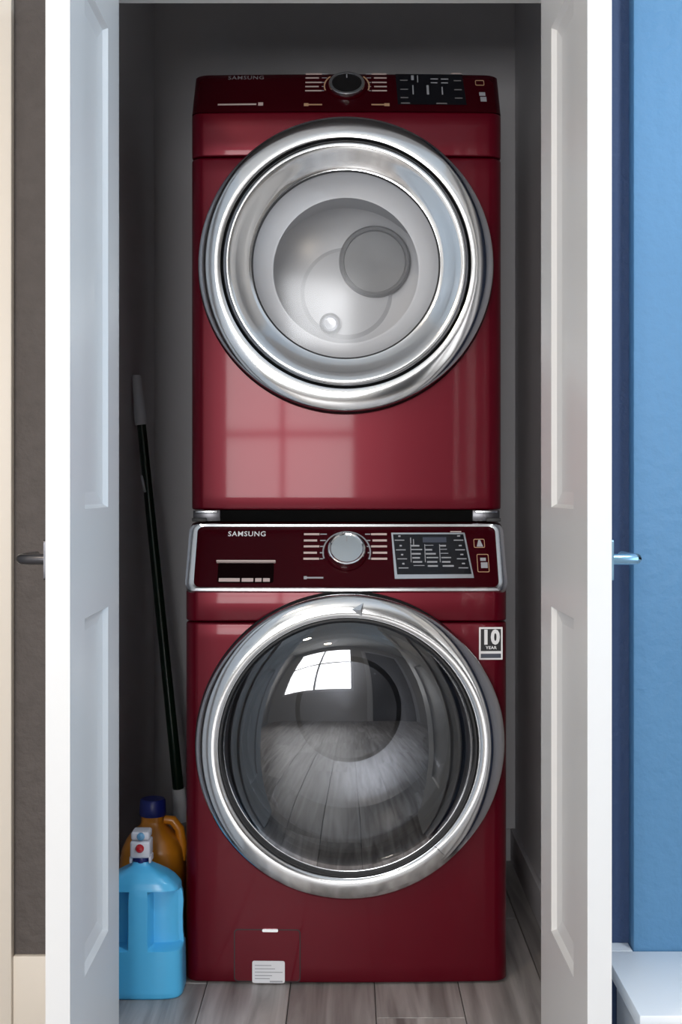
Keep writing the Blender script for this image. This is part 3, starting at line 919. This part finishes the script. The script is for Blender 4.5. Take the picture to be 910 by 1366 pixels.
jug_mesh('jug_body', [(z, *interp(tab, z)) for z in zs_], JB, 'jug_blue', jb, 4.2, 144, pocket)
lathe_z('spout_collar', [(0.0004, 0.2685), (0.0185, 0.2685), (0.0195, 0.2725), (0.0195, 0.2845), (0.017, 0.2875), (0.0004, 0.2875)], JB, 'cap_navy', jb, 32)
cx, cy = JB.x, JB.y
sp = box('spout', cx - 0.0205, cx + 0.0205, cy - 0.030, cy + 0.018, 0.2845, 0.3195, 'spout_white', jb, 0.005, 3)
lathe_y('push_button', [(0.0004, -0.0065), (0.006, -0.006), (0.0088, -0.003), (0.0092, 0.002)], (cx, cy - 0.030, 0.3055), 'button_red', sp, 32)
box('spout_hood', cx - 0.019, cx + 0.019, cy - 0.028, cy + 0.016, 0.3210, 0.3385, 'spout_white', sp, 0.005, 3)
lathe_y('tap_knob', [(0.0004, -0.005), (0.005, -0.0045), (0.008, -0.0025), (0.0083, 0.002)], (cx + 0.002, cy - 0.028, 0.3295), 'knob_blue', sp, 32)
box('spout_lip', cx - 0.0225, cx - 0.0175, cy - 0.026, cy + 0.010, 0.2735, 0.2875, 'spout_white', sp, 0.002)
box('spout_lip', cx + 0.0175, cx + 0.0225, cy - 0.026, cy + 0.010, 0.2735, 0.2875, 'spout_white', sp, 0.002)

JO = Vector((-0.436, 2.84, 0.0))
jo = thing('detergent_jug', 'orange plastic detergent jug with a dark blue cap behind the blue jug', 'detergent jug', tuple(JO))
tab = [(0.0, 0.068, 0.058), (0.006, 0.0735, 0.064), (0.10, 0.0745, 0.066), (0.20, 0.073, 0.065), (0.245, 0.067, 0.060), (0.268, 0.056, 0.052), (0.282, 0.042, 0.042), (0.292, 0.031, 0.033), (0.300, 0.0255, 0.0255), (0.322, 0.024, 0.024)]
jug_mesh('jug_body', [(i * 0.322 / 60, *interp(tab, i * 0.322 / 60)) for i in range(61)], JO, 'jug_orange', jo, 3.2, 72)
lathe_z('cap', [(0.0004, 0.316), (0.0285, 0.316), (0.030, 0.320), (0.0285, 0.350), (0.026, 0.353), (0.0004, 0.353)], JO, 'cap_navy', jo, 40)
hp = [JO + Vector((0.026, 0.0, 0.306)), JO + Vector((0.045, 0.0, 0.304)), JO + Vector((0.060, 0.0, 0.285)), JO + Vector((0.066, 0.0, 0.250)), JO + Vector((0.064, 0.0, 0.215))]
tube('jug_handle', hp, [0.010, 0.011, 0.011, 0.011, 0.010], 'jug_orange', jo, 14)
bmx = box_bm(JO.x - 0.0735, JO.x - 0.030, JO.y - 0.0665, JO.y - 0.062, 0.10, 0.215, 0.002)
me = bpy.data.meshes.new('jug_label'); bmx.to_mesh(me); bmx.free()
wrap('jug_label', me, 'label_yellow', jo)

# ------------------------------------------------------------------ low white bench by the blue wall
bn = thing('bench', 'low white bench top standing against the blue wall', 'bench', (0.90, 2.17, 0))
box('bench_top', 0.473, 1.50, 2.025, FY - 0.0415, 0.178, 0.205, 'bench_white', bn, 0.003)
box('bench_ledge', 0.473, 0.525, FY - 0.0415, FY - 0.001, 0.178, 0.2052, 'bench_white', bn)
box('front_rail', 0.495, 1.48, 2.045, 2.065, 0.0, 0.178, 'bench_white', bn, 0.002)
box('side_panel', 0.495, 0.515, 2.065, FY - 0.045, 0.0, 0.178, 'bench_white', bn, 0.002)
box('side_panel', 1.46, 1.48, 2.065, FY - 0.045, 0.0, 0.178, 'bench_white', bn, 0.002)

# ------------------------------------------------------------------ ceiling lamps of the hall
def ceiling_lamp(x_, y_, power, label, col=(1.0, 0.83, 0.64), glow='lamp_glow'):
    t = thing('ceiling_lamp', label, 'ceiling lamp', (x_, y_, H), 'round ceiling lamps of the hall')
    lathe_z('lamp_ring', [(0.0004, 0.0), (0.125, 0.0), (0.125, -0.02), (0.112, -0.026), (0.108, -0.012)], (x_, y_, H - 0.0005), 'satin_metal', t, 48)
    lathe_z('lamp_diffuser', [(0.109, -0.013), (0.09, -0.022), (0.05, -0.028), (0.0004, -0.030)], (x_, y_, H - 0.0005), glow, t, 48)
    d = bpy.data.lights.new('lamp_light', 'AREA'); d.shape = 'DISK'; d.size = 0.2; d.energy = power; d.color = col
    o = bpy.data.objects.new('lamp_light', d); C.objects.link(o); o.parent = t; o.location = (0, 0, -0.036)
ceiling_lamp(-0.95, 0.55, 26, 'round warm ceiling lamp with a metal ring near the closet wall')
ceiling_lamp(-0.55, -1.2, 18, 'round warm ceiling lamp with a metal ring near the rear window')
ceiling_lamp(1.00, 1.30, 36, 'round cool white ceiling lamp above the low white bench', (0.80, 0.90, 1.0), 'lamp_glow_cool')
